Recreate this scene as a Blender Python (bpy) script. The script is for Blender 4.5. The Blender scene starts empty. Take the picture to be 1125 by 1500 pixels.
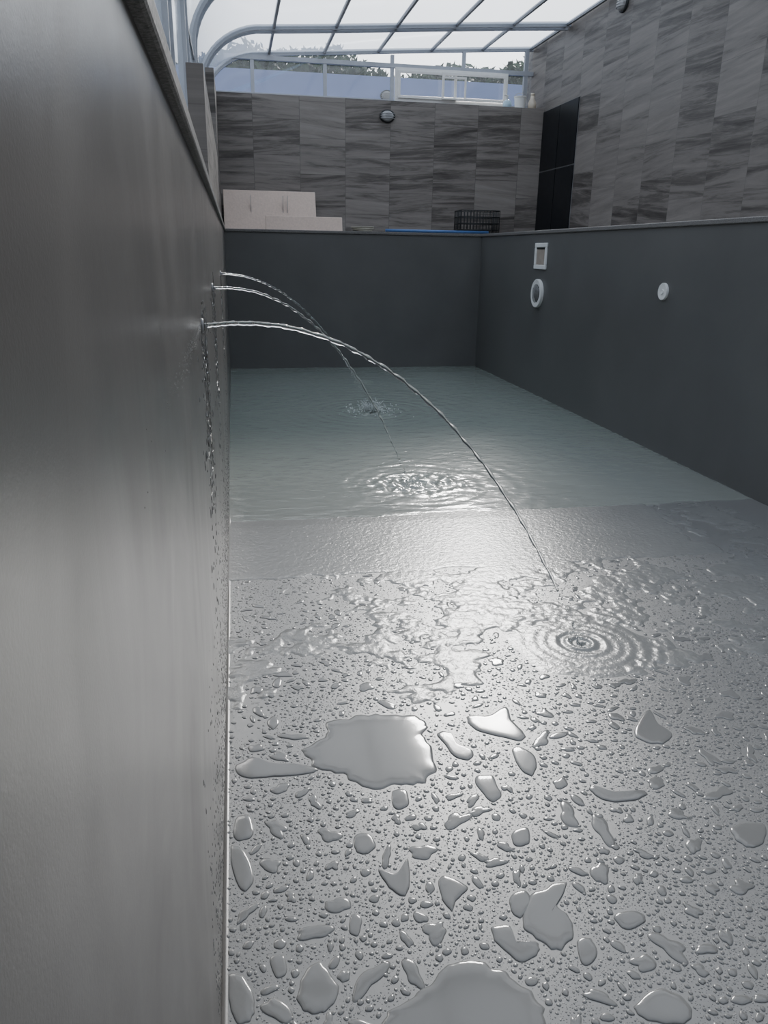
import bpy, bmesh, math, random
import numpy as np
from mathutils import Vector, Matrix
random.seed(7); rng=np.random.RandomState(11)
S=bpy.context.scene
COL=S.collection
try:
    S.view_settings.view_transform='AgX'
    S.view_settings.look='AgX - Base Contrast'
    S.view_settings.exposure=0.12
except Exception as e: print(e)

# ------------------------------------------------------------------ camera
H=1.5
Rr=Vector((0.9828,-0.1837,0.0162)); Uu=Vector((0.0436,0.3170,0.9474)); Bb=Vector((-0.1791,-0.9305,0.3196))
cam=bpy.data.cameras.new('camera'); co=bpy.data.objects.new('camera',cam); COL.objects.link(co)
m=Matrix.Identity(4)
for i in range(3):
    m[i][0]=Rr[i]; m[i][1]=Uu[i]; m[i][2]=Bb[i]
q=m.to_quaternion(); co.rotation_mode='QUATERNION'; co.rotation_quaternion=q; co.location=(0,0,H)
cam.sensor_fit='VERTICAL'; cam.sensor_height=24; cam.lens=1127/1500*24; cam.clip_start=0.005
S.camera=co
SL=0.012; YW=4.3
def fz(y): return SL*(YW-y)
def ground(px,py):
    d=Rr*(px-562.5)+Uu*(750-py)-Bb*1127
    t=(SL*YW-H)/(d.z+SL*d.y)
    return d.x*t,d.y*t

XL=-0.088; XR=3.3; YF=10.52; YN=-1.6; ZC=1.72   # pool inner faces
XT=4.54; ZT=4.40                                  # tall right tile wall

# ------------------------------------------------------------------ node helpers
def newmat(n):
    mt=bpy.data.materials.new(n); mt.use_nodes=True; nt=mt.node_tree; nt.nodes.clear()
    return mt,nt
class G:
    def __init__(s,nt): s.nt=nt
    def n(s,t,**k):
        x=s.nt.nodes.new(t)
        for a,b in k.items(): setattr(x,a,b)
        return x
    def l(s,a,b): s.nt.links.new(a,b)
    def val(s,inp,v):
        if isinstance(v,bpy.types.NodeSocket): s.l(v,inp)
        else: inp.default_value=v
    def m(s,op,a,b=None,c=None):
        x=s.n('ShaderNodeMath',operation=op); s.val(x.inputs[0],a)
        if b is not None: s.val(x.inputs[1],b)
        if c is not None: s.val(x.inputs[2],c)
        return x.outputs[0]
    def noise(s,vec,scale,detail=3,rough=.5,dist=0):
        x=s.n('ShaderNodeTexNoise'); x.inputs['Scale'].default_value=scale; x.inputs['Detail'].default_value=detail
        x.inputs['Roughness'].default_value=rough; x.inputs['Distortion'].default_value=dist
        if vec is not None: s.l(vec,x.inputs['Vector'])
        return x.outputs['Fac']
    def ramp(s,f,stops):
        x=s.n('ShaderNodeValToRGB'); s.l(f,x.inputs[0]); e=x.color_ramp.elements
        while len(e)<len(stops): e.new(.5)
        for i,(p,c) in enumerate(stops):
            e[i].position=p; e[i].color=(c[0],c[1],c[2],1)
        return x.outputs[0]
    def bump(s,h,st,d):
        x=s.n('ShaderNodeBump'); x.inputs['Strength'].default_value=st; x.inputs['Distance'].default_value=d; s.l(h,x.inputs['Height']); return x.outputs[0]
def simple(name,col,rough=.5,metal=0,var=.12,scale=12,spec=.5,bump=0,trans=0,ior=1.45):
    mt,nt=newmat(name); g=G(nt)
    tc=g.n('ShaderNodeTexCoord'); nz=g.noise(tc.outputs['Object'],scale,4)
    c=g.ramp(nz,[(.3,[x*(1-var) for x in col]),(.7,[min(1,x*(1+var)) for x in col])])
    p=g.n('ShaderNodeBsdfPrincipled'); g.l(c,p.inputs['Base Color']); p.inputs['Roughness'].default_value=rough
    p.inputs['Metallic'].default_value=metal; p.inputs['Specular IOR Level'].default_value=spec; p.inputs['IOR'].default_value=ior
    p.inputs['Transmission Weight'].default_value=trans
    if bump: g.l(g.bump(nz,bump,.01),p.inputs['Normal'])
    o=g.n('ShaderNodeOutputMaterial'); g.l(p.outputs[0],o.inputs[0]); return mt

def membrane(name,col,rough,seams=False,streak=False,spec=.5):
    mt,nt=newmat(name); g=G(nt)
    geo=g.n('ShaderNodeNewGeometry'); pos=geo.outputs['Position']
    n1=g.noise(pos,1.7,4,.6); n2=g.noise(pos,380,2)
    c=g.ramp(n1,[(.25,[x*.88 for x in col]),(.75,[x*1.1 for x in col])])
    p=g.n('ShaderNodeBsdfPrincipled'); g.l(c,p.inputs['Base Color'])
    r=g.m('MULTIPLY_ADD',n1,.14,rough-.07)
    h=g.m('MULTIPLY',n2,.15)
    if streak:
        mp=g.n('ShaderNodeMapping'); mp.inputs['Scale'].default_value=(1,2.0,1.3); g.l(pos,mp.inputs[0])
        n3=g.noise(mp.outputs[0],1.5,5,.6,1.5)
        r=g.m('ADD',r,g.m('MULTIPLY_ADD',n3,.26,-.13))
        h=g.m('ADD',h,g.m('MULTIPLY',g.noise(pos,2.6,2,.5),3.5))
    g.l(r,p.inputs['Roughness'])
    if seams:
        sp=g.n('ShaderNodeSeparateXYZ'); g.l(pos,sp.inputs[0])
        wob=g.m('MULTIPLY_ADD',g.noise(pos,3,2),.02,-.01)
        yy=g.m('ADD',sp.outputs[1],wob)
        for ys in (3.42,2.62,1.0):
            k=g.m('GREATER_THAN',yy,ys); h=g.m('ADD',h,g.m('MULTIPLY',k,.6))
    g.l(g.bump(h,.35,.002),p.inputs['Normal'])
    p.inputs['Specular IOR Level'].default_value=spec
    o=g.n('ShaderNodeOutputMaterial'); g.l(p.outputs[0],o.inputs[0]); return mt

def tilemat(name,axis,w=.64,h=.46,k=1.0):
    mt,nt=newmat(name); g=G(nt)
    geo=g.n('ShaderNodeNewGeometry'); sp=g.n('ShaderNodeSeparateXYZ'); g.l(geo.outputs['Position'],sp.inputs[0])
    u=g.m('DIVIDE',g.m('ADD',sp.outputs[axis],20.13),w)
    cu=g.m('FLOOR',u); fu=g.m('SUBTRACT',u,cu)
    off=g.m('MULTIPLY',g.m('MODULO',cu,2),.5)
    v=g.m('ADD',g.m('DIVIDE',sp.outputs[2],h),off); cv=g.m('FLOOR',v); fv=g.m('SUBTRACT',v,cv)
    cb=g.n('ShaderNodeCombineXYZ'); g.l(cu,cb.inputs[0]); g.l(cv,cb.inputs[1])
    wn=g.n('ShaderNodeTexWhiteNoise',noise_dimensions='3D'); g.l(cb.outputs[0],wn.inputs['Vector']); rv=wn.outputs['Value']
    gv=g.n('ShaderNodeCombineXYZ')
    zz=g.m('ADD',g.m('MULTIPLY',sp.outputs[2],9.5),g.m('MULTIPLY',sp.outputs[axis],g.m('MULTIPLY_ADD',rv,2.0,-1.0)))
    g.l(g.m('MULTIPLY',sp.outputs[axis],.8),gv.inputs[0]); g.l(zz,gv.inputs[1]); g.l(g.m('MULTIPLY',rv,37),gv.inputs[2])
    n=g.noise(gv.outputs[0],1.1,7,.64,.6)
    n2=g.noise(gv.outputs[0],12,3,.6)
    f=g.m('ADD',g.m('MULTIPLY_ADD',n2,.16,-.08),g.m('ADD',n,g.m('MULTIPLY_ADD',rv,.22,-.11)))
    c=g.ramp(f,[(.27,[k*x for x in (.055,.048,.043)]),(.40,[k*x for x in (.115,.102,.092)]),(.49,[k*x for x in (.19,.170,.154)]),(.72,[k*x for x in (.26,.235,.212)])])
    gr=g.m('MAXIMUM',g.m('GREATER_THAN',g.m('ABSOLUTE',g.m('SUBTRACT',fu,.5)),.5-.0025/w),g.m('GREATER_THAN',g.m('ABSOLUTE',g.m('SUBTRACT',fv,.5)),.5-.002/h))
    mx=g.n('ShaderNodeMix',data_type='RGBA'); g.l(gr,mx.inputs[0]); g.l(c,mx.inputs[6]); mx.inputs[7].default_value=(.12,.11,.10,1)
    p=g.n('ShaderNodeBsdfPrincipled'); g.l(mx.outputs[2],p.inputs['Base Color']); p.inputs['Roughness'].default_value=.5; p.inputs['Specular IOR Level'].default_value=.35
    hh=g.m('SUBTRACT',g.m('MULTIPLY',n,.3),gr); g.l(g.bump(hh,.3,.003),p.inputs['Normal'])
    o=g.n('ShaderNodeOutputMaterial'); g.l(p.outputs[0],o.inputs[0]); return mt

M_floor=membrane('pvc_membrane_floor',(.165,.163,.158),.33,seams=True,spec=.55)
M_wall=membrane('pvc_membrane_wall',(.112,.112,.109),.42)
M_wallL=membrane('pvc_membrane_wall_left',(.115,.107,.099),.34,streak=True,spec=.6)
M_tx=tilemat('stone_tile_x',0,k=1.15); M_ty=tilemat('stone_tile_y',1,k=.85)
M_cop=simple('granite_coping',(.15,.142,.135),.6,var=.5,scale=160,bump=.2)
M_alu=simple('aluminium',(.40,.42,.46),.4,metal=.3,var=.05)
M_white=simple('white_pvc',(.78,.78,.76),.35,var=.04)
M_black=simple('black_gloss_tile',(.008,.009,.011),.3,var=.3,spec=.2)
M_grout=simple('grout',(.2,.2,.2),.8)
M_foam=simple('styrofoam',(.72,.58,.49),.8,var=.06,scale=40,bump=.2)
M_blue=simple('blue_plastic',(.08,.17,.38),.4,var=.1)
M_dark=simple('dark_plastic',(.02,.022,.022),.5)
M_deck=simple('deck_stone',(.3,.29,.28),.7,var=.2,scale=20)
M_render=simple('painted_render',(.30,.38,.68),.8,var=.04,scale=3)
M_leaf=simple('foliage',(.03,.06,.02),.6,var=.6,scale=3)
M_ground=simple('soil_ground',(.2,.2,.18),.9,var=.3,scale=2)
M_gray=simple('gray_fixture',(.35,.35,.35),.4)

def wetmat(name,col,rough,bs,bsc,dist):
    mt,nt=newmat(name); g=G(nt)
    geo=g.n('ShaderNodeNewGeometry'); pos=geo.outputs['Position']
    n=g.noise(pos,bsc,3,.55,.4)
    p=g.n('ShaderNodeBsdfPrincipled')
    c=g.ramp(g.noise(pos,2.5,3),[(.3,[x*.93 for x in col]),(.7,[x*1.07 for x in col])])
    g.l(c,p.inputs['Base Color']); p.inputs['Roughness'].default_value=rough; p.inputs['IOR'].default_value=1.38
    if bs: g.l(g.bump(n,bs,dist),p.inputs['Normal'])
    o=g.n('ShaderNodeOutputMaterial'); g.l(p.outputs[0],o.inputs[0]); return mt
M_drop=wetmat('water_drop',(.160,.158,.152),.10,0,30,.001)
M_film=wetmat('water_film',(.175,.175,.168),.24,.55,45,.004)

def watermat():
    mt,nt=newmat('pool_water'); g=G(nt)
    geo=g.n('ShaderNodeNewGeometry'); pos=geo.outputs['Position']
    mp=g.n('ShaderNodeMapping'); mp.inputs['Scale'].default_value=(1,1.7,1); g.l(pos,mp.inputs[0])
    n=g.noise(mp.outputs[0],9,3,.5,.6)
    b=g.bump(n,.3,.015)
    sp=g.n('ShaderNodeSeparateXYZ'); g.l(pos,sp.inputs[0])
    dep=g.n('ShaderNodeMapRange'); g.l(sp.outputs[1],dep.inputs[0]); dep.inputs[1].default_value=4.2; dep.inputs[2].default_value=6.8; dep.inputs[3].default_value=0.0; dep.inputs[4].default_value=1.0
    tr=g.n('ShaderNodeBsdfTransparent'); tr.inputs[0].default_value=(.94,.97,.94,1)
    df=g.n('ShaderNodeBsdfDiffuse'); dc=g.ramp(dep.outputs[0],[(0,(.44,.46,.42)),(1,(.29,.33,.295))]); g.l(dc,df.inputs[0])
    m1=g.n('ShaderNodeMixShader'); g.l(g.m('MULTIPLY_ADD',dep.outputs[0],.32,.42),m1.inputs[0]); g.l(tr.outputs[0],m1.inputs[1]); g.l(df.outputs[0],m1.inputs[2])
    gl=g.n('ShaderNodeBsdfGlossy'); gl.inputs['Roughness'].default_value=.15; g.l(b,gl.inputs['Normal'])
    fr=g.n('ShaderNodeFresnel'); fr.inputs[0].default_value=1.33; g.l(b,fr.inputs['Normal'])
    m2=g.n('ShaderNodeMixShader'); g.l(fr.outputs[0],m2.inputs[0]); g.l(m1.outputs[0],m2.inputs[1]); g.l(gl.outputs[0],m2.inputs[2])
    o=g.n('ShaderNodeOutputMaterial'); g.l(m2.outputs[0],o.inputs[0]); return mt
M_water=watermat()
def jetmat():
    mt,nt=newmat('clear_water'); g=G(nt)
    p=g.n('ShaderNodeBsdfPrincipled'); p.inputs['Base Color'].default_value=(.97,.98,.98,1); p.inputs['Roughness'].default_value=.02
    p.inputs['IOR'].default_value=1.33; p.inputs['Transmission Weight'].default_value=1
    o=g.n('ShaderNodeOutputMaterial'); g.l(p.outputs[0],o.inputs[0]); return mt
M_jet=jetmat()
M_foamw=simple('aerated_water',(.85,.88,.87),.15,var=.05,trans=.35,ior=1.33)
def panelmat(name,tr_,tint,dcol):
    mt,nt=newmat(name); g=G(nt)
    tr=g.n('ShaderNodeBsdfTransparent'); tr.inputs[0].default_value=(*tint,1)
    tl=g.n('ShaderNodeBsdfTranslucent'); tl.inputs[0].default_value=(*dcol,1)
    gl=g.n('ShaderNodeBsdfGlossy'); gl.inputs['Roughness'].default_value=.08; gl.inputs[0].default_value=(.9,.92,.95,1)
    m1=g.n('ShaderNodeMixShader'); m1.inputs[0].default_value=tr_; g.l(tl.outputs[0],m1.inputs[1]); g.l(tr.outputs[0],m1.inputs[2])
    lw=g.n('ShaderNodeLayerWeight'); lw.inputs['Blend'].default_value=.5
    sch=g.m('MULTIPLY_ADD',g.m('POWER',lw.outputs['Facing'],5.0),.6,.05)
    m2=g.n('ShaderNodeMixShader'); g.l(sch,m2.inputs[0]); g.l(m1.outputs[0],m2.inputs[1]); g.l(gl.outputs[0],m2.inputs[2])
    o=g.n('ShaderNodeOutputMaterial'); g.l(m2.outputs[0],o.inputs[0]); return mt
M_panel=panelmat('polycarbonate_panel',.58,(.90,.95,1),(.66,.76,.92))
M_glass=panelmat('window_glass',.96,(.86,.91,.96),(.7,.8,.9))

# ------------------------------------------------------------------ mesh helpers
def obj(name,bm,mat,parent=None,smooth=False,bevel=0):
    me=bpy.data.meshes.new(name); bm.normal_update(); bm.to_mesh(me); bm.free()
    if not isinstance(mat,(list,tuple)): mat=[mat]
    for x in mat: me.materials.append(x)
    o=bpy.data.objects.new(name,me); COL.objects.link(o)
    if smooth:
        for p in me.polygons: p.use_smooth=True
    if bevel:
        b=o.modifiers.new('bevel','BEVEL'); b.width=bevel; b.segments=2; b.limit_method='ANGLE'
    if parent: o.parent=parent
    return o
def empty(name,loc=(0,0,0)):
    e=bpy.data.objects.new(name,None); COL.objects.link(e); e.empty_display_size=.1; return e
def bx(bm,a,b,mi=0):
    x0,y0,z0=a; x1,y1,z1=b
    v=[bm.verts.new(c) for c in [(x0,y0,z0),(x1,y0,z0),(x1,y1,z0),(x0,y1,z0),(x0,y0,z1),(x1,y0,z1),(x1,y1,z1),(x0,y1,z1)]]
    for f in [(0,3,2,1),(4,5,6,7),(0,1,5,4),(1,2,6,5),(2,3,7,6),(3,0,4,7)]:
        fc=bm.faces.new([v[i] for i in f]); fc.material_index=mi
    return v
def boxes(name,lst,mat,parent=None,bevel=0):
    bm=bmesh.new()
    for t in lst: bx(bm,t[0],t[1],t[2] if len(t)>2 else 0)
    return obj(name,bm,mat,parent,bevel=bevel)
def tube(bm,pts,rad,seg=10,mi=0,cap=True):
    pts=[Vector(p) for p in pts]; rings=[]
    up=Vector((0,0,1))
    for i,p in enumerate(pts):
        d=(pts[min(i+1,len(pts)-1)]-pts[max(i-1,0)]).normalized()
        a=d.cross(up)
        if a.length<1e-3: a=d.cross(Vector((1,0,0)))
        a.normalize(); b=d.cross(a).normalized()
        r=rad[i] if hasattr(rad,'__len__') else rad
        rings.append([bm.verts.new(p+(a*math.cos(2*math.pi*k/seg)+b*math.sin(2*math.pi*k/seg))*r) for k in range(seg)])
    for i in range(len(rings)-1):
        for k in range(seg):
            f=bm.faces.new([rings[i][k],rings[i][(k+1)%seg],rings[i+1][(k+1)%seg],rings[i+1][k]]); f.material_index=mi; f.smooth=True
    if cap:
        bm.faces.new(rings[0][::-1]).material_index=mi; bm.faces.new(rings[-1]).material_index=mi
def meshnp(name,verts,faces,mat,parent=None):
    me=bpy.data.meshes.new(name)
    me.from_pydata(verts.tolist() if hasattr(verts,'tolist') else verts,[],faces.tolist() if hasattr(faces,'tolist') else faces)
    me.materials.append(mat); me.polygons.foreach_set('use_smooth',[True]*len(me.polygons)); me.update()
    o=bpy.data.objects.new(name,me); COL.objects.link(o)
    if parent: o.parent=parent
    return o
NT={}
def vnoise(x,y,sc,seed):
    if seed not in NT: NT[seed]=np.random.RandomState(seed).rand(256,256)
    r=NT[seed]
    X=x*sc+50; Y=y*sc+50; xi=np.floor(X).astype(int); yi=np.floor(Y).astype(int)
    fx=X-xi; fy=Y-yi; fx=fx*fx*(3-2*fx); fy=fy*fy*(3-2*fy)
    a=r[xi%256,yi%256]; b=r[(xi+1)%256,yi%256]; c=r[xi%256,(yi+1)%256]; d=r[(xi+1)%256,(yi+1)%256]
    return (a*(1-fx)+b*fx)*(1-fy)+(c*(1-fx)+d*fx)*fy

# ------------------------------------------------------------------ pool shell
T=.2
bm=bmesh.new()
v=[bm.verts.new(c) for c in [(XL,YN,fz(YN)),(XR,YN,fz(YN)),(XR,YF,fz(YF)),(XL,YF,fz(YF)),(XL,YN,-.4),(XR,YN,-.4),(XR,YF,-.4),(XL,YF,-.4)]]
for f in [(0,1,2,3),(4,7,6,5),(0,4,5,1),(1,5,6,2),(2,6,7,3),(3,7,4,0)]: bm.faces.new([v[i] for i in f])
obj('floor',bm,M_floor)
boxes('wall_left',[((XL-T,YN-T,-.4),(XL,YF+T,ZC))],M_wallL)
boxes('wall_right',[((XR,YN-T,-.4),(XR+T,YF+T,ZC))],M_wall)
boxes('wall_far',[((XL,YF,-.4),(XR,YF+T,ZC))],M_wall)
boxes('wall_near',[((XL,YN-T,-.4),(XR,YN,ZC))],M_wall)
bm=bmesh.new(); rr_=.012; NS=60; prev=None
for i in range(NS+1):
    y=YN+(YF-YN)*i/NS; z=fz(y); cur=[]
    for k in range(6):
        t=math.pi/2*k/5; cur.append(bm.verts.new((XL+rr_*(1-math.sin(t))+.0003,y,z+rr_*(1-math.cos(t))+.0003)))
    if prev:
        for k in range(5): bm.faces.new([prev[k],cur[k],cur[k+1],prev[k+1]]).smooth=True
    prev=cur
obj('baseboard_left',bm,M_wallL)
ov=.018; cz=ZC; ct=.035; cw=.32
boxes('pool_coping',[((-.42,YN-.3,cz),(XL+ov,YF+.32,cz+ct)),((XR-ov,YN-.3,cz),(XR+cw,YF+.32,cz+ct)),
     ((XL+ov,YF-ov,cz),(XR-ov,YF+.32,cz+ct)),((XL+ov,YN-.3,cz),(XR-ov,YN+ov,cz+ct))],M_cop,bevel=.006)
zd=ZC+.01
boxes('deck_paving',[((XR+.32,YN-1.2,zd-.1),(XT,11.8,zd)),((-.42,YF+.32,zd-.1),(XR+.32,11.8,zd)),((-.42,YN-1.2,zd-.1),(XR+.32,YN-.3,zd))],M_deck)

# ------------------------------------------------------------------ tile walls
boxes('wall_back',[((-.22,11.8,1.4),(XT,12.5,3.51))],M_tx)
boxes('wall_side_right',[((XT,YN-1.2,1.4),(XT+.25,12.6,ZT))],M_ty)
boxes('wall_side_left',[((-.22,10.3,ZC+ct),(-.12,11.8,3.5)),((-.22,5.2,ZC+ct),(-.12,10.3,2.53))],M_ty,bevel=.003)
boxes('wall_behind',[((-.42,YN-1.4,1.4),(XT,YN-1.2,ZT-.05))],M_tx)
e=empty('black_tile_panel')
y0,y1,z0,z1=10.55,11.79,zd,3.47; ym=(y0+y1)/2; zm=2.66; gp=.008
boxes('backing',[((XT-.006,y0,z0),(XT,y1,z1))],M_grout,e)
for i,(a,b,c,d) in enumerate([(y0,ym,z0,zm),(ym,y1,z0,zm),(y0,ym,zm,z1),(ym,y1,zm,z1)]):
    boxes('tile_%d'%(i+1),[((XT-.018,a+gp,c+gp),(XT-.006,b-gp,d-gp))],M_black,e,bevel=.002)

# ------------------------------------------------------------------ enclosure
enc=empty('pool_enclosure')
def prof():
    p=[(-.30,ZC+ct+.02),(-.30,2.6),(-.30,3.40)]
    for i in range(1,13):
        t=math.pi/2*i/12; p.append((.52-.82*math.cos(t),3.40+.72*math.sin(t)))
    p+= [(1.5,4.185),(2.6,4.265),(3.6,4.335),(XT-.01,4.395)]
    return p
PR=prof()
def sweep_rib(bm,y,w=.05,t=.05,off=0):
    n=len(PR); rings=[]
    for i,(x,z) in enumerate(PR):
        a=PR[max(i-1,0)]; b=PR[min(i+1,n-1)]
        d=Vector((b[0]-a[0],0,b[1]-a[1])).normalized(); nn=Vector((d.z,0,-d.x))
        c=Vector((x,y,z))+nn*off
        rings.append([bm.verts.new(c+nn*s*t/2+Vector((0,u*w/2,0))) for s,u in ((-1,-1),(1,-1),(1,1),(-1,1))])
    for i in range(n-1):
        for k in range(4): bm.faces.new([rings[i][k],rings[i][(k+1)%4],rings[i+1][(k+1)%4],rings[i+1][k]])
    bm.faces.new(rings[0]); bm.faces.new(rings[-1][::-1])
bm=bmesh.new()
RY=[12.4,11.05,8.9,6.8,4.7,2.6,.5,-1.6]
for y in RY:
    sweep_rib(bm,y,.05,.06); 
    if y<12: sweep_rib(bm,y+.10,.03,.09,.0)
obj('arch_ribs',bm,M_alu,enc)
def roofz(x):
    for (a,b) in zip(PR[12:],PR[13:]):
        if a[0]<=x<=b[0]+1e-6: return a[1]+(b[1]-a[1])*(x-a[0])/(b[0]-a[0])
    return 4.12
bm=bmesh.new()
for x in (.63,1.41,2.19,2.97,3.74,4.48):
    z=roofz(x); bx(bm,(x-.016,-2.6,z-.02),(x+.016,12.4,z+.02))
for z in (ZC+ct+.03,2.5,3.3):
    bx(bm,(-.315,-2.6,z-.02),(-.285,12.4,z+.02))
obj('purlins',bm,simple('dark_aluminium',(.16,.17,.19),.4,metal=.3),enc)
bm=bmesh.new()
for (ya,yb) in zip(RY[1:]+[-2.7],RY):
    r0=[bm.verts.new((x,ya,z)) for x,z in PR]; r1=[bm.verts.new((x,yb,z)) for x,z in PR]
    for i in range(len(PR)-1):
        f=bm.faces.new([r0[i],r0[i+1],r1[i+1],r1[i]]); f.smooth=True
obj('panels',bm,M_panel,enc)
bm=bmesh.new()
for x in (.387,1.415): bx(bm,(x-.025,12.37,3.5),(x+.025,12.42,4.1))
bx(bm,(-.25,12.36,3.5),(XT,12.43,3.62)); bx(bm,(.0,12.36,4.035),(XT,12.43,4.09))
bx(bm,(4.40,12.37,3.5),(4.46,12.42,4.36))
bx(bm,(2.37,12.37,3.55),(2.42,12.42,4.2)); bx(bm,(3.44,12.37,4.05),(3.49,12.42,4.3))
obj('end_frame',bm,M_alu,enc)
bm=bmesh.new(); vs=[bm.verts.new((x,12.4,z)) for x,z in PR[2:]]+[bm.verts.new((XT-.01,12.4,3.5)),bm.verts.new((-.3,12.4,3.5))]
bm.faces.new(vs); obj('end_glazing',bm,M_glass,enc)
w=empty('window_1')
def frame(nm,x0,x1,z0,z1,y,t=.035):
    boxes(nm,[((x0,y,z0),(x1,y+.03,z0+t)),((x0,y,z1-t),(x1,y+.03,z1)),((x0,y,z0+t),(x0+t,y+.03,z1-t)),((x1-t,y,z0+t),(x1,y+.03,z1-t))],M_white,w,bevel=.003)
frame('outer_frame',2.43,4.14,3.60,4.04,12.33,.045)
frame('sash_1',2.47,3.35,3.64,4.0,12.30); frame('sash_2',3.12,4.10,3.64,4.0,12.27); frame('sash_3',3.12,3.48,3.64,3.94,12.24,.025)

# ------------------------------------------------------------------ outside
boxes('garden_wall',[((-6,16,1.0),(12,16.25,4.62))],M_render)
boxes('ground',[((-30,12.6,1.2),(40,60,1.6)),((-30,-12,1.2),(-.45,12.6,1.6)),((XT+.3,-12,1.2),(40,12.6,1.6))],M_ground)
bm=bmesh.new()
for i in range(19000):
    x=random.uniform(-6,11); u=random.random()
    top=5.0+.18*math.sin(x*1.3)+.10*math.sin(x*3.1+1)
    z=4.3+(top-4.3)*u; y=17+random.uniform(-.6,1.2)
    d=Vector((random.uniform(-1,1),random.uniform(-1,1),random.uniform(-1,1))).normalized(); s=random.uniform(.07,.14)
    a=d.orthogonal().normalized()*s*.5; b=d*s; c=Vector((x,y,z))
    bm.faces.new([bm.verts.new(c-b),bm.verts.new(c+a),bm.verts.new(c+b),bm.verts.new(c-a)])
for i in range(25):
    x=-6+i*.7; tube(bm,[(x,17.3,1.5),(x+random.uniform(-.2,.2),17.3,3.2),(x+random.uniform(-.4,.4),17.4,4.8)],[.06,.05,.02],6)
obj('hedge',bm,M_leaf)

# ------------------------------------------------------------------ fixtures
def bulkhead(name,c,nrm,r,ovx=1.3):
    e=empty(name)
    n=Vector(nrm); a=Vector((0,0,1)); b=n.cross(a)
    def lens(nm,r0,d0,d1,mat,seg=28):
        bm=bmesh.new(); rings=[]
        for s,dd in ((1,0.001),(1,d0),(.9,d0+.6*(d1-d0)),(.6,d1*.97),(.25,d1)):
            rings.append([bm.verts.new(Vector(c)+n*dd+(b*math.cos(2*math.pi*k/seg)*ovx+a*math.sin(2*math.pi*k/seg))*r0*s) for k in range(seg)])
        for i in range(len(rings)-1):
            for k in range(seg): bm.faces.new([rings[i][k],rings[i][(k+1)%seg],rings[i+1][(k+1)%seg],rings[i+1][k]])
        bm.faces.new(rings[-1])
        obj(nm,bm,mat,e,smooth=True)
    lens('base',r,.02,.03,M_dark); lens('glass',r*.8,.03,.075,M_gray)
    bm=bmesh.new()
    for s in (-.35,0,.35):
        tube(bm,[Vector(c)+n*(.03+.055*math.cos(t*math.pi/2))+b*t*r*ovx+a*s*r for t in np.linspace(-.9,.9,9)],.004,6)
    obj('cage',bm,M_gray,e)
bulkhead('bulkhead_light',(2.22,11.8,3.31),(0,-1,0),.085)
bulkhead('bulkhead_light',(3.0,16.0,4.30),(0,-1,0),.10)
bulkhead('bulkhead_light',(XT,9.54,4.24),(-1,0,0),.085)

def disc(bm,c,r0,r1,x0,x1,seg=40,mi=0):
    rs=[]
    for r,x in ((r1,x0),(r1,x1),(r1*.96,x1-.004 if x1<x0 else x1+.004),(r0,x1),(r0,x0)):
        rs.append([bm.verts.new((x,c[0]+r*math.cos(2*math.pi*k/seg),c[1]+r*math.sin(2*math.pi*k/seg))) for k in range(seg)])
    for i in range(len(rs)-1):
        for k in range(seg):
            f=bm.faces.new([rs[i][k],rs[i][(k+1)%seg],rs[i+1][(k+1)%seg],rs[i+1][k]]); f.material_index=mi; f.smooth=False
e=empty('pool_skimmer')
yc,zc=8.34,1.49; a,b=.17,.135; t=.045
boxes('faceplate',[((XR-.02,yc-a,zc-b),(XR,yc+a,zc-b+t)),((XR-.02,yc-a,zc+b-t),(XR,yc+a,zc+b)),((XR-.02,yc-a,zc-b+t),(XR,yc-a+t,zc+b-t)),((XR-.02,yc+a-t,zc-b+t),(XR,yc+a,zc+b-t))],M_white,e,bevel=.006)
boxes('weir_flap',[((XR-.008,yc-a+t,zc-b+t),(XR,yc+a-t,zc+b-t))],simple('beige_flap',(.36,.31,.26),.5),e)
boxes('mouth_shadow_gap',[((XR-.012,yc-a+t,zc+b-t-.02),(XR-.008,yc+a-t,zc+b-t))],M_dark,e)
e=empty('pool_light'); bm=bmesh.new(); disc(bm,(8.35,1.10),.10,.15,XR,XR-.03); obj('ring',bm,M_white,e)
bm=bmesh.new(); seg=32
rs=[[bm.verts.new((XR-dx,8.35+r*math.cos(2*math.pi*k/seg),1.10+r*math.sin(2*math.pi*k/seg))) for k in range(seg)] for r,dx in ((.10,.012),(.06,.028),(.02,.034))]
for i in range(2):
    for k in range(seg): bm.faces.new([rs[i][k],rs[i][(k+1)%seg],rs[i+1][(k+1)%seg],rs[i+1][k]])
bm.faces.new(rs[-1]); obj('lens',bm,M_dark,e,smooth=True)
bm=bmesh.new()
for s in np.linspace(-.08,.08,8):
    hh=math.sqrt(.1**2-s*s); tube(bm,[(XR-.036,8.35+s,1.10-hh),(XR-.036,8.35+s,1.10+hh)],.0025,6)
obj('grille',bm,M_gray,e)
e=empty('return_inlet'); bm=bmesh.new(); disc(bm,(5.73,1.246),.018,.065,XR,XR-.015); obj('cover',bm,M_white,e)
bm=bmesh.new(); disc(bm,(5.73,1.246),.002,.02,XR,XR-.02,20); obj('nozzle',bm,M_white,e)
e=empty('floor_drain'); bm=bmesh.new(); seg=36; dz=fz(9.6)
rs=[[bm.verts.new((1.56+r*math.cos(2*math.pi*k/seg),9.6+r*math.sin(2*math.pi*k/seg),dz+h)) for k in range(seg)] for r,h in ((.13,-.002),(.125,.012),(.10,.02),(.085,.014),(.03,.014))]
for i in range(4):
    for k in range(seg): bm.faces.new([rs[i][k],rs[i][(k+1)%seg],rs[i+1][(k+1)%seg],rs[i+1][k]])
bm.faces.new(rs[-1]); obj('cover',bm,M_white,e)
e=empty('styrofoam_board')
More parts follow.
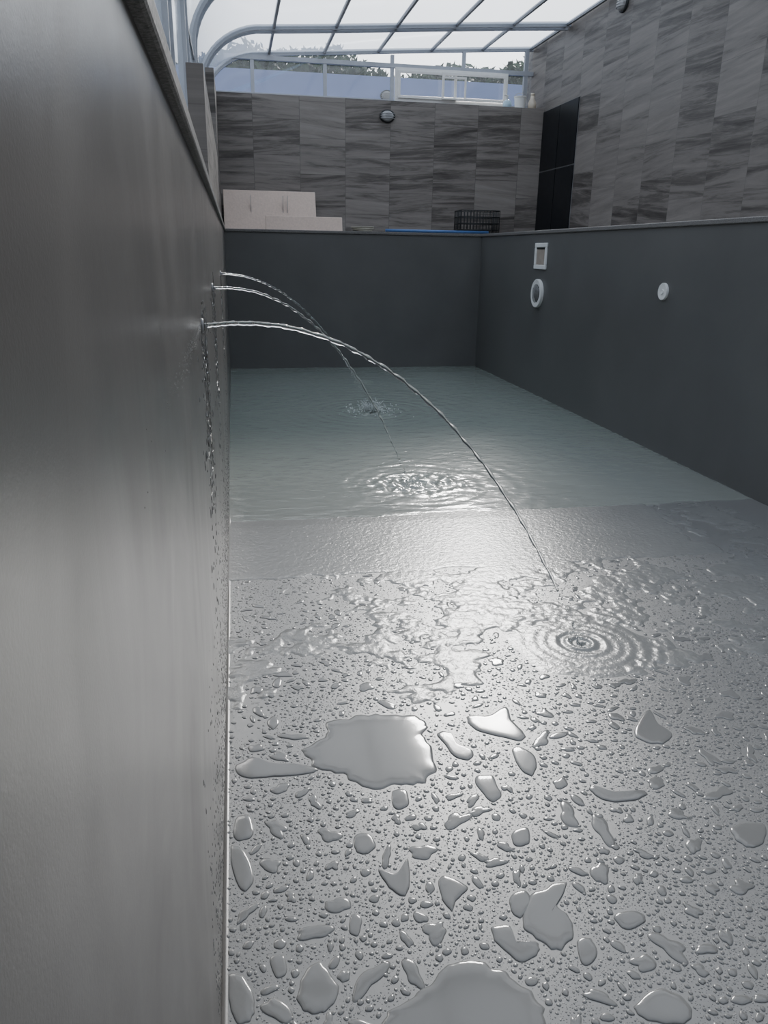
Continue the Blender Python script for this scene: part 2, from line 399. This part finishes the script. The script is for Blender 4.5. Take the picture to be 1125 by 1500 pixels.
def leanboard(name,x0,x1,z0,hgt,yb,yt,th,parent=None):
    bm=bmesh.new(); bx(bm,(x0,0,0),(x1,th,hgt)); 
    ang=math.atan2(yt-yb,hgt)
    for vv in bm.verts:
        y,z=vv.co.y,vv.co.z; vv.co.y=yb+y*math.cos(ang)+z*math.sin(ang); vv.co.z=z0+z*math.cos(ang)-y*math.sin(ang)+.02
    return obj(name,bm,M_foam,parent,bevel=.006)
leanboard('board',-.09,1.18,zd,.58,11.45,11.68,.06,e)
bm=bmesh.new()
for x in (.28,.72,.78):
    bx(bm,(x,11.545,2.0),(x+.006,11.57,2.22))
obj('print_marks',bm,M_gray,e)
e=empty('styrofoam_board'); leanboard('board',.46,1.50,zd,.20,11.15,11.19,.06,e)
e=empty('wire_crate'); bm=bmesh.new()
x0,x1,ya,yb,z0,z1=3.18,3.74,11.15,11.5,zd+.01,2.08
for k in range(5):
    z=z0+(z1-z0)*k/4; tube(bm,[(x0,ya,z),(x1,ya,z)],.007,6); tube(bm,[(x0,yb,z),(x1,yb,z)],.007,6); tube(bm,[(x0,ya,z),(x0,yb,z)],.007,6); tube(bm,[(x1,ya,z),(x1,yb,z)],.007,6)
for k in range(13):
    x=x0+(x1-x0)*k/12; tube(bm,[(x,ya,z0),(x,ya,z1)],.005,6); tube(bm,[(x,yb,z0),(x,yb,z1)],.005,6)
for k in range(8):
    y=ya+(yb-ya)*k/7; tube(bm,[(x0,y,z0),(x0,y,z1)],.005,6); tube(bm,[(x1,y,z0),(x1,y,z1)],.005,6)
obj('wires',bm,M_dark,e)
boxes('base_tray',[((x0,ya,z0-.01),(x1,yb,z0+.01))],M_dark,e)
bm=bmesh.new(); tube(bm,[(2.0,10.62,cz+ct+.021),(2.7,10.63,cz+ct+.021),(3.42,10.64,cz+ct+.021)],.02,14)
obj('telescopic_pole',bm,M_blue)
bm=bmesh.new(); tube(bm,[(1.72+.12*math.cos(t)*(1+.03*t),10.75+.07*math.sin(t),cz+ct+.012+.004*t) for t in np.linspace(0,12,60)],.009,8)
obj('hose_coil',bm,simple('hose_rubber',(.3,.28,.22),.5))
e=empty('paint_bucket'); bm=bmesh.new(); seg=24
rs=[[bm.verts.new((4.22+r*math.cos(2*math.pi*k/seg),11.97+r*math.sin(2*math.pi*k/seg),z)) for k in range(seg)] for r,z in ((.07,3.512),(.085,3.66),(.092,3.665),(.092,3.68),(.08,3.68),(.07,3.53))]
for i in range(5):
    for k in range(seg): bm.faces.new([rs[i][k],rs[i][(k+1)%seg],rs[i+1][(k+1)%seg],rs[i+1][k]])
bm.faces.new(rs[0][::-1]); bm.faces.new(rs[-1]); obj('bucket',bm,M_white,e)
bm=bmesh.new(); tube(bm,[(4.22+.09*math.cos(t),11.97-.04*math.sin(t),3.67+.05*math.sin(t)) for t in np.linspace(0,math.pi,14)],.004,6); obj('handle',bm,M_gray,e)
e=empty('garden_sprayer'); bm=bmesh.new()
tube(bm,[(4.02,11.95,3.512),(4.02,11.95,3.54),(4.02,11.95,3.60),(4.02,11.95,3.63)],[.05,.065,.06,.02],20); obj('tank',bm,simple('pale_blue',(.45,.6,.7),.4),e)
bm=bmesh.new(); tube(bm,[(4.02,11.95,3.62),(4.02,11.95,3.68),(3.96,11.93,3.69)],.012,10); obj('nozzle',bm,M_white,e)
bm=bmesh.new(); tube(bm,[(4.40,11.95,3.512),(4.40,11.95,3.60),(4.40,11.95,3.66),(4.40,11.95,3.70)],[.06,.06,.03,.025],20)
tube(bm,[(4.40,11.95,3.70),(4.40,11.95,3.73)],.028,16)
obj('plastic_bottle',bm,simple('cream_plastic',(.7,.62,.5),.4))

# ------------------------------------------------------------------ pool water
nx,ny=260,460
xs=np.linspace(XL,XR,nx); ys=np.linspace(YW-.25,YF,ny); X,Y=np.meshgrid(xs,ys)
Z=np.zeros_like(X)
def rings(X,Y,cx,cy,amp,wl,dec):
    r=np.hypot(X-cx,Y-cy); return amp*np.cos(2*np.pi*r/wl)*np.exp(-r/dec)
RC2=(1.17,4.93); RC3=(1.295,7.45)
Z+=rings(X,Y,*RC2,.005,.085,.20)+rings(X,Y,*RC3,.006,.10,.25)
Z+=rings(X,Y,*RC2,.0015,.13,.6)+rings(X,Y,*RC3,.0015,.15,.8)
Z+=.003*(vnoise(X,Y,9,3)-.5)*np.exp(-((Y-4.9)/1.3)**2)+.002*(vnoise(X,Y*1.5,6,4)-.5)
rr=np.hypot((X-RC2[0])/1.4,Y-RC2[1]); Z+=.026*(vnoise(X,Y,30,8)-.5)*np.exp(-(rr/.22)**2)
rr=np.hypot(X-RC3[0],Y-RC3[1]); Z+=.035*(vnoise(X,Y,25,9)-.5)*np.exp(-(rr/.2)**2)
edge=YW+.10*(vnoise(X,Y*0,1.6,21)-.5)+.04*(vnoise(X,Y*0,5,22)-.5)
Z+=np.where(Y<edge,(Y-edge)*.05,0)
Vv=np.stack([X.ravel(),Y.ravel(),Z.ravel()+.0015],1)
I=np.arange(nx*ny).reshape(ny,nx); F=np.stack([I[:-1,:-1].ravel(),I[:-1,1:].ravel(),I[1:,1:].ravel(),I[1:,:-1].ravel()],1)
meshnp('pool_water',Vv,F,M_water)

# ------------------------------------------------------------------ water film (puddled sheet)
RC1=(1.31,2.57)
def filmfield(x,y):
    n=.55*vnoise(x,y,5,31)+.3*vnoise(x,y,12,32)+.15*vnoise(x,y,30,33)
    nn=.5*vnoise(x,y,9,51)+.3*vnoise(x,y,20,52)+.2*vnoise(x,y,45,53)
    n0=.5*vnoise(x,y,2.2,35)+.3*vnoise(x,y,6,36)+.2*vnoise(x,y,16,37)
    upper=np.clip((y-(3.42+.12*(n0-.5)))/.03,-1,1)*.5
    right=np.clip((2.55+.5*(n0-.5)*2-x)/.1,-1,1)
    upper=np.minimum(upper,right*.5)
    band=np.clip(1-np.abs(y-3.02)/.55,0,1)
    mid=(.55*n+.45*nn-.54+.10*band)*4-np.clip((2.40-y)/.2,0,3)
    r=np.hypot(x-RC1[0],(y-RC1[1])*1.1); blob=(.30+.1*(n0-.5)*2-r)*4
    r2=np.hypot((x-1.0)/1.3,(y-3.0)); blob2=(.20+.35*(nn-.5)*2-r2)*3
    return np.maximum(np.maximum(upper,mid),np.maximum(blob,blob2))
nx,ny=620,400
xs=np.linspace(XL,XR,nx); ys=np.linspace(2.1,YW+.06,ny); X,Y=np.meshgrid(xs,ys)
Fd=filmfield(X,Y); FX,FY=xs,ys
Z=.0032*np.tanh(Fd*5)+.0002
Z+=np.where(Fd>0,1,0)*np.clip(Fd*4,0,1)*(.0030*(vnoise(X,Y,45,41)-.5)*np.exp(-((Y-2.95)/.35)**2)+rings(X,Y,*RC1,.004,.05,.12)+rings(X,Y,*RC1,.0012,.06,.3))
Z-=np.clip((Y-(YW-.12))/.15,0,1)*.0036
Vv=np.stack([X.ravel(),Y.ravel(),(Z+SL*(YW-Y)).ravel()],1)
I=np.arange(nx*ny).reshape(ny,nx); F=np.stack([I[:-1,:-1].ravel(),I[:-1,1:].ravel(),I[1:,1:].ravel(),I[1:,:-1].ravel()],1)
meshnp('water_film',Vv,F,M_film)

# ------------------------------------------------------------------ puddles & droplets
PUD=[[(445,1095),(475,1080),(480,1060),(520,1050),(560,1045),(600,1048),(628,1058),(622,1075),(632,1100),(635,1130),(615,1150),(580,1152),(545,1155),(520,1148),(500,1135),(465,1125),(450,1108)],
[(345,1125),(370,1110),(400,1118),(440,1120),(468,1128),(440,1135),(400,1138),(360,1140)],
[(682,1050),(715,1048),(740,1035),(750,1055),(768,1075),(765,1085),(735,1080),(700,1070)],
[(640,1075),(660,1073),(670,1090),(692,1100),(690,1113),(665,1108),(655,1095)],
[(772,1318),(800,1300),(828,1292),(826,1308),(815,1325),(835,1345),(838,1375),(815,1392),(785,1375),(765,1352)],
[(748,1312),(770,1305),(778,1325),(762,1345),(748,1332)],
[(555,1275),(580,1280),(598,1258),(600,1300),(590,1312),(570,1300)],
[(642,1290),(655,1283),(685,1300),(668,1320),(662,1335),(648,1318)],
[(560,1500),(590,1470),(620,1450),(650,1420),(680,1405),(720,1415),(750,1430),(785,1460),(800,1500),(760,1580),(620,1580)],
[(435,1455),(450,1420),(470,1410),(485,1430),(497,1450),(485,1475),(470,1485),(445,1480)],
[(333,1430),(355,1430),(372,1460),(370,1490),(350,1500),(336,1470)],
[(1072,1212),(1100,1205),(1122,1210),(1118,1235),(1098,1242),(1078,1230)],
[(930,1475),(960,1450),(990,1455),(1015,1480),(1000,1500),(950,1495)],
[(695,1140),(720,1135),(728,1150),(735,1165),(720,1175),(705,1160)],
[(930,1070),(950,1040),(965,1060),(985,1075),(970,1090),(940,1085)],
[(750,1100),(765,1095),(785,1110),(782,1135),(765,1130)],
[(720,1360),(745,1355),(760,1385),(785,1380),(790,1395),(765,1410),(730,1385)],
[(345,1200),(365,1195),(370,1225),(345,1230)],
[(339,1240),(360,1250),(372,1290),(355,1305),(342,1280)],
[(515,1340),(530,1345),(525,1370),(512,1365)],[(395,1405),(415,1400),(420,1425),(405,1432)],[(845,1380),(865,1375),(875,1400),(855,1415)],
[(900,1340),(935,1335),(945,1350),(915,1362)],
[(520,1225),(540,1222),(550,1240),(535,1252),(520,1245)],[(575,1160),(595,1158),(598,1180),(578,1185)],
[(750,1220),(772,1212),(775,1235),(755,1240)],[(865,1150),(900,1160),(945,1158),(940,1170),(900,1175),(870,1165)]]
def catmull(P,k=4):
    out=[];n=len(P)
    for i in range(n):
        p0,p1,p2,p3=[np.array(P[(i+j-1)%n],float) for j in range(4)]
        for s in range(k):
            t=s/k; out.append(.5*((2*p1)+(-p0+p2)*t+(2*p0-5*p1+4*p2-p3)*t*t+(-p0+3*p1-3*p2+p3)*t**3))
    return np.array(out)
VS=[];FS=[];base=0
def addcap(out,c,h,srings,n):
    global base
    k=len(out)
    for s in srings:
        p=c+(out-c)*s; z=SL*(YW-p[:,1])+h*math.sqrt(max(0,1-s**n))-(.0004 if s==1 else 0)
        VS.append(np.column_stack([p,z]))
    VS.append(np.array([[c[0],c[1],SL*(YW-c[1])+h]]))
    idx=np.arange(k); nx_=(idx+1)%k
    for r in range(len(srings)-1):
        a=base+r*k; FS.extend(np.stack([a+idx,a+nx_,a+k+nx_,a+k+idx],1).tolist())
    a=base+(len(srings)-1)*k; ctr=base+len(srings)*k
    FS.extend([[a+i,a+(i+1)%k,ctr] for i in range(k)])
    base+=len(srings)*k+1
occ={}
CS=.03
def mark(x,y,r):
    for i in range(int((x-r)//CS),int((x+r)//CS)+1):
        for j in range(int((y-r)//CS),int((y+r)//CS)+1): occ.setdefault((i,j),[]).append((x,y,r))
def free(x,y,r,gap=1.0):
    for i in range(int((x-r)//CS),int((x+r)//CS)+1):
        for j in range(int((y-r)//CS),int((y+r)//CS)+1):
            for (a,b,c) in occ.get((i,j),()):
                if (a-x)**2+(b-y)**2<((c+r)*gap)**2: return False
    return True
def inpoly(P,x,y):
    c=False;n=len(P)
    for i in range(n):
        x1,y1=P[i];x2,y2=P[i-1]
        if (y1>y)!=(y2>y) and x<(x2-x1)*(y-y1)/(y2-y1)+x1: c=not c
    return c
for P in PUD:
    g=[ground(*p) for p in P]; out=catmull(g); c=out.mean(0)
    out=c+(out-c)*(1+.05*rng.uniform(-1,1,len(out)))[:,None]
    out=catmull(out.tolist(),2)
    out[:,0]=np.maximum(out[:,0],XL+.013)
    sz=np.hypot(*(out-c).T).max(); h=min(.0035,.06*sz+.0008)
    addcap(out,c,h,[1,.985,.95,.9,.8,.6,.3],14 if sz>.07 else 8)
    x0,y0=out.min(0); x1,y1=out.max(0)
    for xx in np.arange(x0,x1,.008):
        for yy in np.arange(y0,y1,.008):
            if inpoly(out,xx,yy): mark(xx,yy,.006)
def blob(x,y,r,seg,irr,h,sr,n,el=0.):
    th=np.linspace(0,2*np.pi,seg,endpoint=False)
    rad=np.ones(seg)
    for k in (2,3,4,5): rad+=irr/k*1.6*rng.uniform(-1,1)*np.cos(k*th+rng.uniform(0,6.28))
    rad=np.clip(rad,.35,1.8)
    ph=rng.uniform(0,np.pi); e=1+el*rng.rand()
    px=r*rad*np.cos(th)*e; py=r*rad*np.sin(th)/math.sqrt(e)
    o=np.column_stack([x+px*math.cos(ph)-py*math.sin(ph),y+px*math.sin(ph)+py*math.cos(ph)])
    o[:,0]=np.clip(o[:,0],XL+.002,XR-.002)
    addcap(o,np.array([x,y]),h,sr,n)
def wetat(x,y):
    if y<2.1: return False
    i=int((x-FX[0])/(FX[1]-FX[0])); j=int((y-FY[0])/(FY[1]-FY[0]))
    return Fd[min(max(j,0),len(FY)-1),min(max(i,0),len(FX)-1)]>-.05
def pick():
    y=.75+(3.45-.75)*random.random()**.9; xm=min(XR-.02,.25+.88*y); return random.uniform(XL+.01,xm),y
for cnt,ra,rb,seg,irr,gap in ((240,.014,.032,40,.42,1.1),(1600,.0065,.0145,22,.18,1.10),(8000,.0032,.0066,14,.10,1.10),(38000,.0012,.0030,8,.05,1.12)):
    done=0;tries=0
    while done<cnt and tries<cnt*4:
        tries+=1; x,y=pick(); r=ra+(rb-ra)*random.random()**1.7
        if y>2.6: r*=.7
        if x<XL+r+.006 or not free(x,y,r*(1.15 if irr>.15 else 1),gap): continue
        if wetat(x,y): continue
        if r<.007 and vnoise(np.array(x),np.array(y),3.2,77)<.04+.28*random.random(): continue
        mark(x,y,r); done+=1
        big=r>.007
        blob(x,y,r,seg,irr,min(.34*r,.0026),[1,.95,.85,.65,.35] if big else ([1,.8,.45] if r>.003 else [1,.6]),5 if r>.015 else (3 if big else 2),.9 if r>.012 else .35)
    print('drops',done)
meshnp('water_droplets',np.concatenate(VS),FS,M_drop)

# droplets & runs on the left wall
VS2=[];FS2=[];base2=0
def walldrop(y,z,ry,rz,h):
    global base2
    seg=10; th=np.linspace(0,2*np.pi,seg,endpoint=False)
    for s in (1,.75,.4):
        VS2.append(np.column_stack([np.full(seg,XL+h*math.sqrt(1-s*s)-(.0003 if s==1 else 0)),y+ry*s*np.cos(th),z+rz*s*np.sin(th)]))
    VS2.append(np.array([[XL+h,y,z]])); idx=np.arange(seg); nn=(idx+1)%seg
    for r in range(2):
        a=base2+r*seg; FS2.extend(np.stack([a+idx,a+nn,a+seg+nn,a+seg+idx],1).tolist())
    a=base2+2*seg; FS2.extend([[a+i,a+(i+1)%seg,base2+3*seg] for i in range(seg)]); base2+=3*seg+1
for i in range(2600):
    y=random.uniform(1.1,5.5); z=abs(random.gauss(0,.22))+fz(y)+.013; r=random.uniform(.0012,.0035)
    walldrop(y,z,r,r*random.uniform(1,2),r*.4)
for y0 in (2.12,3.3,5.6):
    for i in range(260):
        y=random.gauss(y0+.15,.16); z=1.34-abs(random.gauss(0,.35)); r=random.uniform(.0015,.004)
        walldrop(y,z,r,r*random.uniform(1,4),r*.6)
for i in range(420):
    y=2.1-abs(random.gauss(0,.45)); 
    if y<.5: continue
    walldrop(y,1.312+random.gauss(0,.006+.01*(2.1-y)),.0014,.0010,.0005)
meshnp('wall_droplets',np.concatenate(VS2),FS2,M_drop)
bm=bmesh.new()
for y0,z0 in ((2.12,1.31),(3.3,1.35),(5.6,1.345)):
    for i in range(13):
        y=y0+random.uniform(-.02,.30); zt=z0-random.uniform(-.06,.1); L=random.uniform(.1,.5)
        pts=[];rad=[]
        for k in range(16):
            t=k/15; pts.append((XL+.0003,y+.012*math.sin(k*.9+i)+.02*t,zt-L*t)); rad.append(.0022*(.6+.5*random.random())*(1.4 if k==15 else 1))
        tube(bm,pts,rad,7)
obj('wall_water_runs',bm,M_jet,smooth=True)
for y0,z0 in ((2.12,1.31),(3.3,1.353),(5.6,1.345)):
    bm=bmesh.new()
    tube(bm,[(XL,y0,z0),(XL+.006,y0,z0),(XL+.0065,y0,z0)],[.02,.018,.01],20); tube(bm,[(XL+.006,y0,z0),(XL+.013,y0+.004,z0)],.007,14)
    obj('jet_nozzle',bm,M_gray)

# ------------------------------------------------------------------ water jets
def jet(p0,p1,a,r0,r1,breakt,wig,n=150,parent=None):
    dz=p1[2]-p0[2]; b=a-dz
    bm=bmesh.new(); pts=[];rad=[]
    def P(t): return Vector((p0[0]+(p1[0]-p0[0])*t,p0[1]+(p1[1]-p0[1])*t,p0[2]+a*t-b*t*t))
    for i in range(n+1):
        t=breakt*i/n
        w=wig*(.2+t)
        pts.append(P(t)+Vector((0,w*math.sin(i*.55),w*.8*math.sin(i*.83+1)+w*.5*math.sin(i*.31))))
        rad.append((r0+(r1-r0)*t)*(1+.28*math.sin(i*1.05)*min(1,3*t)+.15*math.sin(i*2.3)))
    tube(bm,pts,rad,10)
    t=breakt
    while t<1:
        t+=random.uniform(.003,.012)
        if t>=1: break
        r=r1*random.uniform(.5,1.15); mm=Matrix.Translation(P(t)+Vector([random.gauss(0,.004) for _ in range(3)]))@Matrix.Diagonal((1,1,random.uniform(1,2.8),1))
        bmesh.ops.create_icosphere(bm,subdivisions=1,radius=r,matrix=mm)
    return obj('water_jet',bm,M_jet,parent,smooth=True)
jet((XL+.01,2.12,1.31),(RC1[0],RC1[1],.02),.163,.0062,.0052,.90,.0022)
jet((XL+.01,3.3,1.353),(1.10,4.75,.0),.03,.0050,.0055,.9,.004)
jet((XL+.01,5.6,1.345),(1.295,7.45,.0),-.05,.0060,.0075,.75,.004)
for (c,rs_,nn,hh) in ((RC1,.04,26,.02),(RC2,.17,130,.03),(RC3,.15,300,.13)):
    bm=bmesh.new(); zb=max(0,fz(c[1]))
    for i in range(nn):
        r=abs(random.gauss(0,rs_)); th=random.uniform(0,6.28); z=zb+.003+abs(random.gauss(0,hh*.5))*math.exp(-r/rs_*.6)
        s=random.uniform(.0015,.005)*(1.8 if c is RC3 else .8)
        bmesh.ops.create_icosphere(bm,subdivisions=1,radius=s,matrix=Matrix.Translation((c[0]+r*math.cos(th),c[1]+r*math.sin(th),z)))
    for i in range(24 if nn>50 else 6):
        th=random.uniform(0,6.28); r=random.uniform(.2,1)*rs_*.5; L=hh*random.uniform(.4,1)
        b0=Vector((c[0]+r*math.cos(th),c[1]+r*math.sin(th),zb-.001)); k=1 if c is RC3 else .6; tube(bm,[b0,b0+Vector((math.cos(th)*L*.25,math.sin(th)*L*.25,L*.6)),b0+Vector((math.cos(th)*L*.6,math.sin(th)*L*.6,L))],[.006*k,.004*k,.001],6)
    obj('water_splash',bm,M_foamw,smooth=True)

# ------------------------------------------------------------------ light
az=math.radians(18.5); el=math.radians(29)
sd=Vector((math.sin(az)*math.cos(el),math.cos(az)*math.cos(el),math.sin(el)))
L=bpy.data.lights.new('sun','SUN'); L.energy=7.0; L.angle=math.radians(9); L.color=(1,.93,.85)
lo=bpy.data.objects.new('sun',L); COL.objects.link(lo); lo.rotation_mode='QUATERNION'; lo.rotation_quaternion=sd.to_track_quat('Z','Y'); lo.location=(5,15,12)
W=bpy.data.worlds.new('sky'); S.world=W; W.use_nodes=True; nt=W.node_tree; nt.nodes.clear(); g=G(nt)
tc=g.n('ShaderNodeTexCoord'); vm=g.n('ShaderNodeVectorMath',operation='DOT_PRODUCT'); g.l(tc.outputs['Generated'],vm.inputs[0]); vm.inputs[1].default_value=sd
dd_=vm.outputs['Value']
d=g.m('MAXIMUM',dd_,0.0); gl=g.m('POWER',d,12.0); broad=g.m('MULTIPLY_ADD',dd_,.5,.5)
sp=g.n('ShaderNodeSeparateXYZ'); g.l(tc.outputs['Generated'],sp.inputs[0])
base_c=g.ramp(sp.outputs[2],[(0.0,(.82,.84,.86)),(.6,(.72,.77,.85))])
mx=g.n('ShaderNodeMix',data_type='RGBA'); g.l(gl,mx.inputs[0]); g.l(base_c,mx.inputs[6]); mx.inputs[7].default_value=(1,.95,.88,1)
bg=g.n('ShaderNodeBackground'); g.l(mx.outputs[2],bg.inputs[0])
g.l(g.m('ADD',g.m('MULTIPLY',gl,3.6),g.m('MULTIPLY_ADD',broad,1.3,.5)),bg.inputs[1])
o=g.n('ShaderNodeOutputWorld'); g.l(bg.outputs[0],o.inputs[0])
